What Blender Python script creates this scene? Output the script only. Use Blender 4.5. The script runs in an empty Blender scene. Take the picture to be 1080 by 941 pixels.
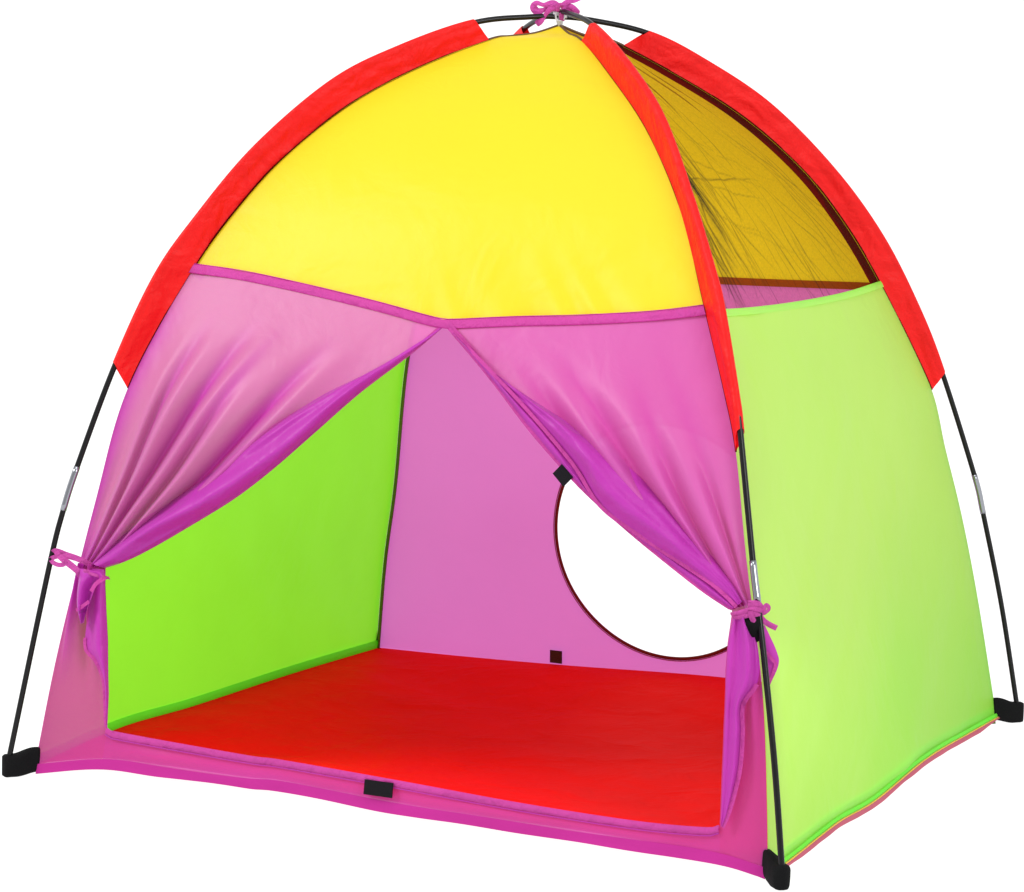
import bpy, math, random
import numpy as np
from mathutils import Vector, Matrix, noise
random.seed(4)
scene = bpy.context.scene
COL = scene.collection
PI = math.pi

# ------------------------------------------------------------------ helpers
def V(*a): return Vector(a)

def nz(x, y, z=0.0): return noise.noise(Vector((x, y, z)))

def gauss(x, c, w): return math.exp(-((x - c) / w) ** 2)

def lerp(a, b, t): return a + (b - a) * t

def smooth(t):
    t = min(1.0, max(0.0, t)); return t * t * (3 - 2 * t)

def link(name, verts, faces, mat, parent=None, uvs=None, smooth_shade=True):
    me = bpy.data.meshes.new(name)
    me.from_pydata([tuple(v) for v in verts], [], faces)
    if uvs is not None:
        uvl = me.uv_layers.new(name='uv')
        for lp in me.loops: uvl.data[lp.index].uv = uvs[lp.vertex_index]
    me.validate(); me.update()
    if smooth_shade:
        for p in me.polygons: p.use_smooth = True
    me.materials.append(mat)
    o = bpy.data.objects.new(name, me); COL.objects.link(o)
    if parent is not None: o.parent = parent
    return o

class MB:
    """collects several patches into one mesh"""
    def __init__(self): self.v = []; self.f = []; self.uv = []
    def grid(self, fn, nu, nv, close_u=False):
        b = len(self.v)
        for j in range(nv + 1):
            for i in range(nu + 1):
                self.v.append(fn(i / nu, j / nv)); self.uv.append((i / nu, j / nv))
        for j in range(nv):
            for i in range(nu):
                a = b + j * (nu + 1) + i
                self.f.append((a, a + 1, a + nu + 2, a + nu + 1))
        return self
    def tube(self, pts, rad, n=12, cap=True, ref=None):
        pts = [Vector(p) for p in pts]; b = len(self.v); m = len(pts)
        t0 = (pts[1] - pts[0]).normalized()
        ref = Vector(ref) if ref else (Vector((0, 0, 1)) if abs(t0.z) < .9 else Vector((1, 0, 0)))
        nrm = (ref - t0 * ref.dot(t0)).normalized()
        for i, p in enumerate(pts):
            t = (pts[min(i + 1, m - 1)] - pts[max(i - 1, 0)]).normalized()
            nrm = (nrm - t * nrm.dot(t)).normalized(); bn = t.cross(nrm)
            r = rad(i / (m - 1)) if callable(rad) else rad
            for k in range(n):
                a = 2 * PI * k / n
                self.v.append(p + nrm * (r * math.cos(a)) + bn * (r * math.sin(a))); self.uv.append((k / n, i / (m - 1)))
        for i in range(m - 1):
            for k in range(n):
                a = b + i * n + k; c = b + i * n + (k + 1) % n
                self.f.append((a, c, c + n, a + n))
        if cap:
            self.f.append(tuple(b + k for k in reversed(range(n))))
            self.f.append(tuple(b + (m - 1) * n + k for k in range(n)))
        return self
    def ribbon(self, pts, width, nrm, th=.0011, fold=.0, n=None):
        """flat woven tape with thickness through pts; nrm = vector or list facing out of its flat side"""
        pts = spline(pts, n or len(pts) * 7); m = len(pts)
        nl = nrm if isinstance(nrm, list) else [nrm] * 2
        secs = []
        for i, p in enumerate(pts):
            t = (pts[min(i + 1, m - 1)] - pts[max(i - 1, 0)]).normalized()
            f = i / (m - 1) * (len(nl) - 1); k = min(int(f), len(nl) - 2)
            N = lerp(Vector(nl[k]), Vector(nl[k + 1]), f - k)
            N = (N - t * N.dot(t)).normalized(); W = t.cross(N)
            w = width(i / (m - 1)) if callable(width) else width
            row = []
            for q in (-.5, -.25, 0, .25, .5): row.append(p + W * (w * q) + N * (fold * (1 - 4 * q * q) + .0007 * nz(i * .45, q * 2, p.x * 40)))
            secs.append(row)
        b = len(self.v)
        for i, r in enumerate(secs):
            for k, q in enumerate(r): self.v.append(q); self.uv.append((k / 4, i / (m - 1)))
        for i in range(m - 1):
            for k in range(4):
                a = b + i * 5 + k
                self.f.append((a, a + 1, a + 6, a + 5))
        return self
    def build(self, name, mat, parent=None): return link(name, self.v, self.f, mat, parent, self.uv)

def spline(pts, n):
    """Catmull-Rom through pts (any dimension), resampled evenly to n points"""
    P = np.array([list(p) for p in pts], float)
    if len(P) == 2:
        out = [P[0] + (P[1] - P[0]) * i / (n - 1) for i in range(n)]
    else:
        E = np.vstack([2 * P[0] - P[1], P, 2 * P[-1] - P[-2]]); dense = []
        for i in range(1, len(E) - 2):
            p0, p1, p2, p3 = E[i - 1], E[i], E[i + 1], E[i + 2]
            for k in range(16):
                t = k / 16
                dense.append(.5 * ((2 * p1) + (-p0 + p2) * t + (2 * p0 - 5 * p1 + 4 * p2 - p3) * t * t + (-p0 + 3 * p1 - 3 * p2 + p3) * t ** 3))
        dense.append(P[-1]); D = np.array(dense)
        s = np.concatenate([[0], np.cumsum(np.linalg.norm(np.diff(D, axis=0), axis=1))])
        q = np.linspace(0, s[-1], n)
        out = np.stack([np.interp(q, s, D[:, c]) for c in range(D.shape[1])], 1)
    return [Vector(o) for o in out]

def set_pleat(o, vals):
    a = o.data.attributes.new('pleat', 'FLOAT', 'POINT')
    a.data.foreach_set('value', vals); return o

# ------------------------------------------------------------------ tent shape (metres)
A, B = .6, .5538580                    # half width, half depth of the footprint
FL, FR, BR, BL = (-1, -1), (1, -1), (1, 1), (-1, 1)
# (r, z) along each corner seam; r = 1 is the footprint corner, r = 0 the peak
SEAM = {
 FL: [(.998, -.008), (.961, .156), (.919, .308), (.885, .421), (.829, .589), (.706, .776), (.606, .887), (.531, .952), (.426, 1.022), (.336, 1.066), (.235, 1.105), (.137, 1.136), (.099, 1.141), (.05, 1.147), (0, 1.161)],
 FR: [(1.012, .004), (1.003, .083), (.968, .253), (.906, .386), (.877, .453), (.832, .572), (.777, .652), (.686, .765), (.584, .889), (.426, 1.003), (.235, 1.090), (.113, 1.136), (.05, 1.147), (0, 1.161)],
 BR: [(1.010, .010), (.953, .219), (.904, .372), (.853, .502), (.825, .581), (.697, .762), (.605, .868), (.505, .954), (.354, 1.043), (.130, 1.133), (.05, 1.147), (0, 1.161)],
 BL: [(.992, -.002), (.955, .18), (.897, .33), (.836, .568), (.697, .766), (.606, .885), (.51, .958), (.38, 1.035), (.235, 1.098), (.130, 1.134), (.05, 1.147), (0, 1.161)]}
POLE = {
 FL: [(1.048, .004), (.974, .309), (.948, .399), (.922, .468), (.854, .622), (.780, .755), (.705, .845), (.593, .956), (.447, 1.060), (.314, 1.117), (.172, 1.160), (.062, 1.172), (0, 1.174)],
 FR: [(1.066, .014), (1.023, .157), (.968, .300), (.936, .373), (.912, .428), (.847, .598), (.825, .645), (.757, .761), (.713, .814), (.604, .923), (.473, 1.030), (.30, 1.112), (.155, 1.161), (.05, 1.178), (0, 1.182)],
 BR: [(1.058, .022), (1.007, .210), (.954, .370), (.929, .437), (.846, .609), (.783, .716), (.695, .834), (.583, .942), (.439, 1.045), (.291, 1.115), (.179, 1.154), (.061, 1.171), (0, 1.174)],
 BL: [(1.055, .010), (.98, .28), (.93, .430), (.848, .612), (.775, .745), (.700, .840), (.588, .949), (.443, 1.052), (.300, 1.117), (.172, 1.160), (.05, 1.178), (0, 1.182)]}
def cpt(k, r, z, side=0.0):
    """point in the vertical plane of corner k; side = offset square to that plane"""
    d = Vector((k[0] * A, k[1] * B, 0)).normalized(); s = Vector((-d.y, d.x, 0))
    return Vector((k[0] * A * r, k[1] * B * r, z)) + s * side
SEAMD = {k: np.array([list(p) for p in spline(v, 500)]) for k, v in SEAM.items()}
for k in SEAMD:
    D = SEAMD[k]; ker = np.ones(25) / 25
    sm = np.stack([np.convolve(np.pad(D[:, c], 12, mode='edge'), ker, 'valid') for c in range(2)], 1)
    D[14:430] = sm[14:430]
    D[:, 1] = np.maximum.accumulate(D[:, 1] + np.arange(500) * 1e-9)
def edge(k, z):
    D = SEAMD[k]; r = float(np.interp(z, D[:, 1], D[:, 0]))
    return Vector((k[0] * A * r, k[1] * B * r, z))
WALL = {'front': (FL, FR), 'back': (BR, BL), 'right': (FR, BR), 'left': (BL, FL)}
def S0(w, u, z):
    a, b = WALL[w]; return lerp(edge(a, z), edge(b, z), u)
def S(w, u, z, off=0.0):
    """point on a wall: u runs left to right seen from outside, off = distance outwards"""
    p = S0(w, u, z)
    if off:
        dz = .02
        z0, z1 = max(z - dz, .0), min(z + dz, 1.16)
        n = (S0(w, u + .01, z) - S0(w, u - .01, z)).cross(S0(w, u, z1) - S0(w, u, z0))
        p = p + n.normalized() * off
    return p
def tab(L): xs = [q[0] for q in L]; ys = [q[1] for q in L]; return lambda x: float(np.interp(x, xs, ys))
def stab(L):
    D = spline(L, 160); return tab([(d[0], d[1]) for d in D])
def ground_z(x, y): return .0094 * x + .0076 * y - .0035

front_seam = stab([(0, .7756), (.1147, .7689), (.2589, .7539), (.3966, .7365), (.510, .7195), (.545, .7185), (.648, .727), (.786, .7364), (.907, .7473), (1, .7595)])
right_seam = stab([(0, .7585), (.0825, .7535), (.2634, .7500), (.4957, .7494), (.7533, .7527), (1, .7618)])
right_bot = stab([(0, .012), (.0616, .010), (.2468, .0185), (.4004, .0145), (.6342, .0265), (.85, .022), (1, .0175)])
left_bot = stab([(0, .004), (.3, .010), (.6, .011), (.8, .016), (1, .002)])
back_bot = stab([(0, .012), (.2, .018), (.42, .022), (.67, .0105), (.83, .005), (1, .002)])
front_bot = stab([(0, -.006), (.1017, .017), (.191, .020), (.3129, .0216), (.3666, .0245), (.5507, .0177), (.7475, .0181), (.9243, .0167), (.9868, .0093), (1, .006)])
sill_top = stab([(.0986, .0766), (.118, .0715), (.3072, .0655), (.3616, .0662), (.5288, .0613), (.6888, .0555), (.836, .0545), (.925, .0600), (.942, .066)])

# ------------------------------------------------------------------ materials
def new_mat(name):
    m = bpy.data.materials.new(name); m.use_nodes = True
    nt = m.node_tree; nt.nodes.clear()
    return m, nt, nt.nodes.new('ShaderNodeOutputMaterial')
def node(nt, t, **kw):
    n = nt.nodes.new(t)
    for k, v in kw.items():
        if k.startswith('_'): setattr(n, k[1:], v)
        else: n.inputs[k.replace('__', ' ')].default_value = v
    return n
def fabric(name, col, trans=.45, tcol=None, sheer=0.0, sheer_tint=(1, 1, 1), rough=.5, spec=.25, sheen=.15, bump=.25, var=.05, bscale=9.0, pleat=None, fade=None):
    """thin woven nylon: reflecting face, light glowing through, and a share of open weave you can see through"""
    m, nt, out = new_mat(name); L = nt.links.new
    tc = node(nt, 'ShaderNodeTexCoord')
    n1 = node(nt, 'ShaderNodeTexNoise', Scale=7.0, Detail=4.0); L(tc.outputs['Object'], n1.inputs['Vector'])
    mr = node(nt, 'ShaderNodeMapRange'); mr.inputs['To Min'].default_value = 1 - var; mr.inputs['To Max'].default_value = 1 + var
    L(n1.outputs['Fac'], mr.inputs['Value'])
    def tinted(c):
        mx = node(nt, 'ShaderNodeVectorMath', _operation='SCALE'); mx.inputs[0].default_value = c[:3]
        L(mr.outputs['Result'], mx.inputs['Scale']); return mx.outputs['Vector']
    # soft creases + fine weave
    n2 = node(nt, 'ShaderNodeTexNoise', Scale=bscale, Detail=3.0, Roughness=.45, Distortion=.6); L(tc.outputs['Object'], n2.inputs['Vector'])
    n3 = node(nt, 'ShaderNodeTexNoise', Scale=420.0, Detail=1.0); L(tc.outputs['Object'], n3.inputs['Vector'])
    ad = node(nt, 'ShaderNodeMath', _operation='MULTIPLY_ADD'); L(n3.outputs['Fac'], ad.inputs[0]); ad.inputs[1].default_value = .012; n4 = node(nt, 'ShaderNodeTexNoise', Scale=bscale * 4.5, Detail=3.0, Roughness=.5, Distortion=1.2); L(tc.outputs['Object'], n4.inputs['Vector'])
    a4 = node(nt, 'ShaderNodeMath', _operation='MULTIPLY_ADD'); L(n4.outputs['Fac'], a4.inputs[0]); a4.inputs[1].default_value = .10; L(n2.outputs['Fac'], a4.inputs[2]); L(a4.outputs[0], ad.inputs[2])
    bp = node(nt, 'ShaderNodeBump', Strength=bump, Distance=.03); L(ad.outputs[0], bp.inputs['Height'])
    pr = node(nt, 'ShaderNodeBsdfPrincipled'); pr.inputs['Roughness'].default_value = rough
    pr.inputs['Specular IOR Level'].default_value = spec
    pr.inputs['Sheen Weight'].default_value = sheen; pr.inputs['Sheen Roughness'].default_value = .4
    L(tinted(col), pr.inputs['Base Color']); L(bp.outputs['Normal'], pr.inputs['Normal'])
    tr = node(nt, 'ShaderNodeBsdfTranslucent'); L(tinted(tcol or col), tr.inputs['Color']); L(bp.outputs['Normal'], tr.inputs['Normal'])
    if fade:           # light through the wall put into colour, paler high up front (uv)
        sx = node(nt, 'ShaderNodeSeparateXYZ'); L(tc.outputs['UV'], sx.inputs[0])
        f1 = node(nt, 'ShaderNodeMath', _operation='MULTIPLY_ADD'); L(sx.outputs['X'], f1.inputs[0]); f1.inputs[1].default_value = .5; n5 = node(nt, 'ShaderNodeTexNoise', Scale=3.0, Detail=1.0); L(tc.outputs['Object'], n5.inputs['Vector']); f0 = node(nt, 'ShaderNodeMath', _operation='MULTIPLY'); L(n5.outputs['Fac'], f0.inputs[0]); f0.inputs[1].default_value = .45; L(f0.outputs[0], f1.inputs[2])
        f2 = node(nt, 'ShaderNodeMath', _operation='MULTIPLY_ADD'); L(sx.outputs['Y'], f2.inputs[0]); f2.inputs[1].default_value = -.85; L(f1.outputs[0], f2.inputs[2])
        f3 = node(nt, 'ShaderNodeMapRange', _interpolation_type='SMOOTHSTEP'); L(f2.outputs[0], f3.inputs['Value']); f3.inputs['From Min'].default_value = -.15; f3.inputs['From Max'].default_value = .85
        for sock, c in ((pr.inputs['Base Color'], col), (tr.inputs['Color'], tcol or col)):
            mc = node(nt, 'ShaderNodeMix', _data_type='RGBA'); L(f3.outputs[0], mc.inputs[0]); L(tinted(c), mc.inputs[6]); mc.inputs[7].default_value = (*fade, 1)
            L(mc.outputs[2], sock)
    at = None
    if pleat:          # fold valleys deepened in colour for light lost through doubled cloth; no see-through
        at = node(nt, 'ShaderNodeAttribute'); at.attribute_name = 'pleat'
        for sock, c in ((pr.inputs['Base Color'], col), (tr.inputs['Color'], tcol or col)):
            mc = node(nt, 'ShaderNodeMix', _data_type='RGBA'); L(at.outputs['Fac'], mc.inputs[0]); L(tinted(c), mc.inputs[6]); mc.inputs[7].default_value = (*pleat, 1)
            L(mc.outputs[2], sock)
    mx = node(nt, 'ShaderNodeMixShader', Fac=trans); L(pr.outputs[0], mx.inputs[1]); L(tr.outputs[0], mx.inputs[2])
    last = mx
    if sheer > 0:
        tp = node(nt, 'ShaderNodeBsdfTransparent'); tp.inputs['Color'].default_value = (*sheer_tint, 1)
        m2 = node(nt, 'ShaderNodeMixShader', Fac=sheer); L(mx.outputs[0], m2.inputs[1]); L(tp.outputs[0], m2.inputs[2]); last = m2
        if at:
            mm = node(nt, 'ShaderNodeMapRange'); L(at.outputs['Fac'], mm.inputs['Value']); mm.inputs['To Min'].default_value = sheer; mm.inputs['To Max'].default_value = .0; L(mm.outputs[0], m2.inputs[0])
    L(last.outputs[0], out.inputs['Surface'])
    return m
def solid(name, col, rough=.5, metal=0.0, spec=.5, bump=0.0, bscale=200.0):
    m, nt, out = new_mat(name); L = nt.links.new
    pr = node(nt, 'ShaderNodeBsdfPrincipled'); pr.inputs['Base Color'].default_value = (*col, 1)
    pr.inputs['Roughness'].default_value = rough; pr.inputs['Metallic'].default_value = metal; pr.inputs['Specular IOR Level'].default_value = spec
    tc = node(nt, 'ShaderNodeTexCoord'); n = node(nt, 'ShaderNodeTexNoise', Scale=bscale, Detail=2.0); L(tc.outputs['Object'], n.inputs['Vector'])
    mr = node(nt, 'ShaderNodeMapRange'); mr.inputs['To Min'].default_value = max(rough - .08, .05); mr.inputs['To Max'].default_value = rough + .08
    L(n.outputs['Fac'], mr.inputs['Value']); L(mr.outputs['Result'], pr.inputs['Roughness'])
    if bump:
        bp = node(nt, 'ShaderNodeBump', Strength=bump, Distance=.001); L(n.outputs['Fac'], bp.inputs['Height']); L(bp.outputs['Normal'], pr.inputs['Normal'])
    L(pr.outputs[0], out.inputs['Surface']); return m
def netting(name):
    m, nt, out = new_mat(name); L = nt.links.new
    uv = node(nt, 'ShaderNodeTexCoord')
    at = node(nt, 'ShaderNodeAttribute'); at.attribute_name = 'crease'
    # gauze grain
    n3 = node(nt, 'ShaderNodeTexNoise', Scale=260.0, Detail=1.0); L(uv.outputs['Object'], n3.inputs['Vector'])
    gr = node(nt, 'ShaderNodeMapRange'); L(n3.outputs['Fac'], gr.inputs['Value']); gr.inputs['From Min'].default_value = .3; gr.inputs['From Max'].default_value = .7
    gr.inputs['To Min'].default_value = .17; gr.inputs['To Max'].default_value = .29
    sm = node(nt, 'ShaderNodeMath', _operation='ADD', _use_clamp=True); L(gr.outputs[0], sm.inputs[0]); L(at.outputs['Fac'], sm.inputs[1])
    tp = node(nt, 'ShaderNodeBsdfTransparent'); tp.inputs['Color'].default_value = (.98, .85, .75, 1); df = node(nt, 'ShaderNodeBsdfDiffuse'); df.inputs['Color'].default_value = (.02, .018, .012, 1)
    mx = node(nt, 'ShaderNodeMixShader'); L(sm.outputs[0], mx.inputs['Fac']); L(tp.outputs[0], mx.inputs[1]); L(df.outputs[0], mx.inputs[2])
    L(mx.outputs[0], out.inputs['Surface']); return m

M = {}
M['yellow'] = fabric('yellow_nylon', (.94, .775, .022), trans=.45, tcol=(.96, .785, .016), rough=.42, spec=.32, sheen=.1, bump=.2, var=.015, bscale=6)
M['red'] = fabric('red_nylon', (.86, .010, .010), trans=.25, rough=.45, spec=.2, sheen=.0, bump=.40, var=.06, bscale=18)
M['floor'] = fabric('red_floor_sheet', (.88, .005, .005), trans=.1, rough=.65, spec=.02, sheen=.0, bump=.42, var=.08, bscale=9)
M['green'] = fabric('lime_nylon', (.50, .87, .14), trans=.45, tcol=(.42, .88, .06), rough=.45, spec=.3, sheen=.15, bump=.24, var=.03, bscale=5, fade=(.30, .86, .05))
M['green_in'] = fabric('lime_nylon_shaded', (.27, .80, .035), trans=.5, tcol=(.25, .84, .03), rough=.45, spec=.2, sheen=.05, bump=.24, var=.04, bscale=5)  # lime copy for the left wall, dimmer interior light put into its colour
M['green_hem'] = fabric('lime_nylon_doubled', (.20, .82, .04), trans=.45, tcol=(.18, .9, .03), rough=.5, spec=.2, bump=.1)
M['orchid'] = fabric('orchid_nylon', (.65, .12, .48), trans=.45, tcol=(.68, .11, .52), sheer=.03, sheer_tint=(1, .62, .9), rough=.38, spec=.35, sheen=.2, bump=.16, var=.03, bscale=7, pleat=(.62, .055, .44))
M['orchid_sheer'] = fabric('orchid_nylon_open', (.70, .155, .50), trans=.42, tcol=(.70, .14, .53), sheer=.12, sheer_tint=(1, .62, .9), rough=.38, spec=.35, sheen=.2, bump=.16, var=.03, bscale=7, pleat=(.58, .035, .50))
M['orchid_wall'] = fabric('orchid_back_nylon', (.78, .175, .68), trans=.5, tcol=(.82, .19, .73), sheer=.03, sheer_tint=(1, .7, .95), rough=.5, spec=.2, sheen=.1, bump=.2, var=.03, bscale=5)
M['purple'] = fabric('orchid_nylon_doubled', (.53, .040, .45), trans=.35, tcol=(.52, .03, .48), rough=.40, spec=.3, sheen=.12, bump=.26, var=.06, bscale=14)
M['pink_frame'] = fabric('pink_nylon', (.60, .06, .35), trans=.4, tcol=(.64, .05, .37), sheer=.14, sheer_tint=(1, .6, .8), rough=.42, spec=.28, sheen=.15, bump=.18, var=.04, bscale=8, pleat=(.60, .045, .52))
M['piping'] = fabric('pink_binding_tape', (.50, .055, .30), trans=.15, rough=.6, spec=.1, sheen=.03, bump=.4, var=.16, bscale=45)
M['fold'] = fabric('dark_pink_hem', (.44, .028, .24), trans=.05, rough=.75, spec=.03, sheen=0, bump=.15, var=.1)
M['amber'] = fabric('amber_seam_tape', (.42, .10, .01), trans=.2, rough=.7, spec=.05, sheen=0)
M['ribbon'] = fabric('pink_ribbon', (.50, .065, .32), trans=.2, rough=.55, spec=.12, sheen=.05, bump=.5, var=.2, bscale=50)
M['skirt'] = fabric('dusty_pink_skirt', (.46, .11, .16), trans=.2, rough=.6, spec=.05, sheen=0, bump=.15, var=.1)
M['maroon'] = fabric('maroon_binding', (.080, .003, .002), trans=.02, rough=.8, spec=.02, sheen=0, bump=.1)
M['hole_edge'] = fabric('dark_red_binding', (.17, .005, .012), trans=.05, rough=.6, spec=.1, bump=.1)
M['dark_seam'] = solid('dark_seam_thread', (.10, .045, .012), rough=.7, bump=.2)
M['olive_tape'] = solid('olive_seam_tape', (.075, .13, .015), rough=.7, bump=.2)
M['black_cloth'] = solid('black_webbing', (.006, .006, .0065), rough=.8, spec=.08, bump=.5, bscale=500)
M['velcro'] = solid('black_hook_tape', (.010, .009, .011), rough=.9, spec=.08, bump=.8, bscale=900)
M['velcro_brown'] = solid('brown_hook_tape', (.075, .018, .032), rough=.9, spec=.1, bump=.8, bscale=900)
M['pole'] = solid('black_fibreglass', (.006, .006, .0065), rough=.22, spec=.22)
M['steel'] = solid('steel_ferrule', (.30, .31, .34), rough=.18, metal=1.0)
M['clip'] = solid('clear_grey_clip', (.55, .56, .60), rough=.25, spec=.6)
M['net'] = netting('black_netting')

# ------------------------------------------------------------------ ground
gm, gnt, gout = new_mat('white_glow_sweep')
gd = node(gnt, 'ShaderNodeBsdfDiffuse'); gd.inputs['Color'].default_value = (.2, .2, .2, 1)
gtc = node(gnt, 'ShaderNodeTexCoord'); gn = node(gnt, 'ShaderNodeTexNoise', Scale=3.0); gnt.links.new(gtc.outputs['Object'], gn.inputs['Vector'])
gmr = node(gnt, 'ShaderNodeMapRange'); gmr.inputs['To Min'].default_value = .19; gmr.inputs['To Max'].default_value = .21; gnt.links.new(gn.outputs['Fac'], gmr.inputs['Value'])
gnt.links.new(gmr.outputs['Result'], gd.inputs['Color'])
ge = node(gnt, 'ShaderNodeEmission'); ge.inputs['Strength'].default_value = 1.0       # added glow keeps floor and backdrop white, without contact shadow
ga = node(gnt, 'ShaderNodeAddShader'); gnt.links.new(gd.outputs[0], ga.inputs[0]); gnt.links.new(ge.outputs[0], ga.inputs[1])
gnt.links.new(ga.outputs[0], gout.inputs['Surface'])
gmb = MB(); gmb.grid(lambda u, v: V((u - .5) * 14, (v - .5) * 14, ground_z((u - .5) * 14, (v - .5) * 14)), 20, 20)
g = gmb.build('ground', gm); g['kind'] = 'structure'; g['label'] = 'plain white glowing floor under the tent'
# added glowing backdrop: white background and back-light for the cloth, rising in a cove
def cyc(u, v):
    a = math.radians(lerp(-35, 215, u)); R0_ = 4.6
    if v < .4: t = v / .4 * PI / 2; rr, z = R0_ + 1.2 * math.sin(t), 1.2 * (1 - math.cos(t))
    else: rr, z = R0_ + 1.2, 1.2 + (v - .4) / .6 * 3.2
    return V(rr * math.cos(a), rr * math.sin(a), z + .006 + ground_z(R0_ * math.cos(a), R0_ * math.sin(a)) * (1 - v))
bd_ = MB(); bd_.grid(cyc, 72, 30); bo = bd_.build('backdrop', gm); bo['kind'] = 'structure'; bo['label'] = 'plain white glowing backdrop behind the tent'

# ------------------------------------------------------------------ the tent
tent = bpy.data.objects.new('play_tent', None); COL.objects.link(tent)
tent.empty_display_size = .2
tent['label'] = "children's dome play tent in red, yellow, pink and lime with its front curtains tied open"
tent['category'] = 'tent'

# ---- floor sheet
def floor_pt(u, v):
    # boundary follows the bottom edge of the walls, the middle lies on the ground
    f = S('front', u, front_bot(u) + .004, -.001); b = S('back', 1 - u, back_bot(1 - u) + .005, -.001)
    l = S('left', 1 - v, left_bot(1 - v) + .005, -.001); r = S('right', v, right_bot(v) + .005, -.001)
    c = [S('front', 0, front_bot(0) + .004), S('front', 1, front_bot(1) + .004), S('back', 1, back_bot(1) + .005), S('back', 0, back_bot(0) + .005)]
    p = lerp(l, r, u) + lerp(f, b, v) - lerp(lerp(c[0], c[1], u), lerp(c[2], c[3], u), v)
    d = min(u, 1 - u) * 1.2; e = min(v, 1 - v) * 1.1
    g0 = ground_z(p.x, p.y) + .004
    wgt = 1 - smooth(min(d, e) / .34)
    ins = smooth(min(d, e) / .06)
    z = lerp(g0, max(p.z, g0), wgt)
    z += ins * (.0045 * max(0, nz(p.x * 3.1, p.y * 7.5, 2.0)) + .002 * max(0, nz(p.x * 9, p.y * 14, 5)))
    return Vector((p.x, p.y, z))
MB().grid(floor_pt, 120, 120).build('floor', M['floor'], tent)

# ---- yellow roof panels (front and back)
def wall_noise(w, u, z, amp, sc=3.0, seed=0.0):
    p = S0(w, u, z); return amp * nz(p.x * sc + seed, (p.y + p.z) * sc * .8, seed)
def roof_fn(w, lo, seed):
    def fn(u, v):
        z0 = lo(u); vv = 1 - (1 - v) ** 1.6
        z = lerp(z0, 1.1605, vv)
        # puckers rising from the hem, strongest right of the door peak
        pk = 0.0
        h = (z - z0)
        if h < .12:
            a = math.exp(-((u - .72) / .2) ** 2) * (1 - h / .12) ** 1.4
            x = u * 34 + h * 22
            pk = .0030 * a * math.sin(x * 2.1 + 1.2 * math.sin(x * .7))
        b = .010 * math.sin(PI * u) * math.sin(PI * min(vv, 1)) 
        fade = min(1, (1 - vv) * 6)
        return S(w, u, z, pk + b * fade + wall_noise(w, u, z, .0035, 4.0, seed) * fade * min(1, u * 12, (1 - u) * 12))
    return fn
fr = MB().grid(roof_fn('front', front_seam, 1.3), 120, 80).build('roof_panel', M['yellow'], tent)
back_seam = lambda u: .7540 - .006 * math.sin(PI * u)
bk = MB().grid(roof_fn('back', back_seam, 7.3), 60, 50).build('roof_panel', M['yellow'], tent)
# front hem binding under the yellow panel
def strip_on(w, top, hgt, u0, u1, off, n=90):
    return lambda u, v: S(w, lerp(u0, u1, u), top(lerp(u0, u1, u)) - hgt * (v if not callable(hgt) else 1), off + .0006 * math.sin(v * PI))
def hem_fn(u, v):
    return S('front', u, front_seam(u) + .0015 - v * .0125, .0035 + .0010 * math.sin(PI * v) + .0012 * nz(u * 14, v))
MB().grid(hem_fn, 120, 4).build('seam_binding', M['piping'], fr)
th = MB()
th.tube([S('front', u / 60, front_seam(u / 60) - .0112, .0042) for u in range(61)], .0005, 6)
th.tube([S('front', u / 60, front_seam(u / 60) + .0020, .0040) for u in range(61)], .0007, 6)
th.build('stitching', M['fold'], fr)
MB().grid(lambda u, v: S('back', u, back_seam(u) - .006 + v * .013, -.004), 60, 2).build('seam_binding', M['amber'], bk)

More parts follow.
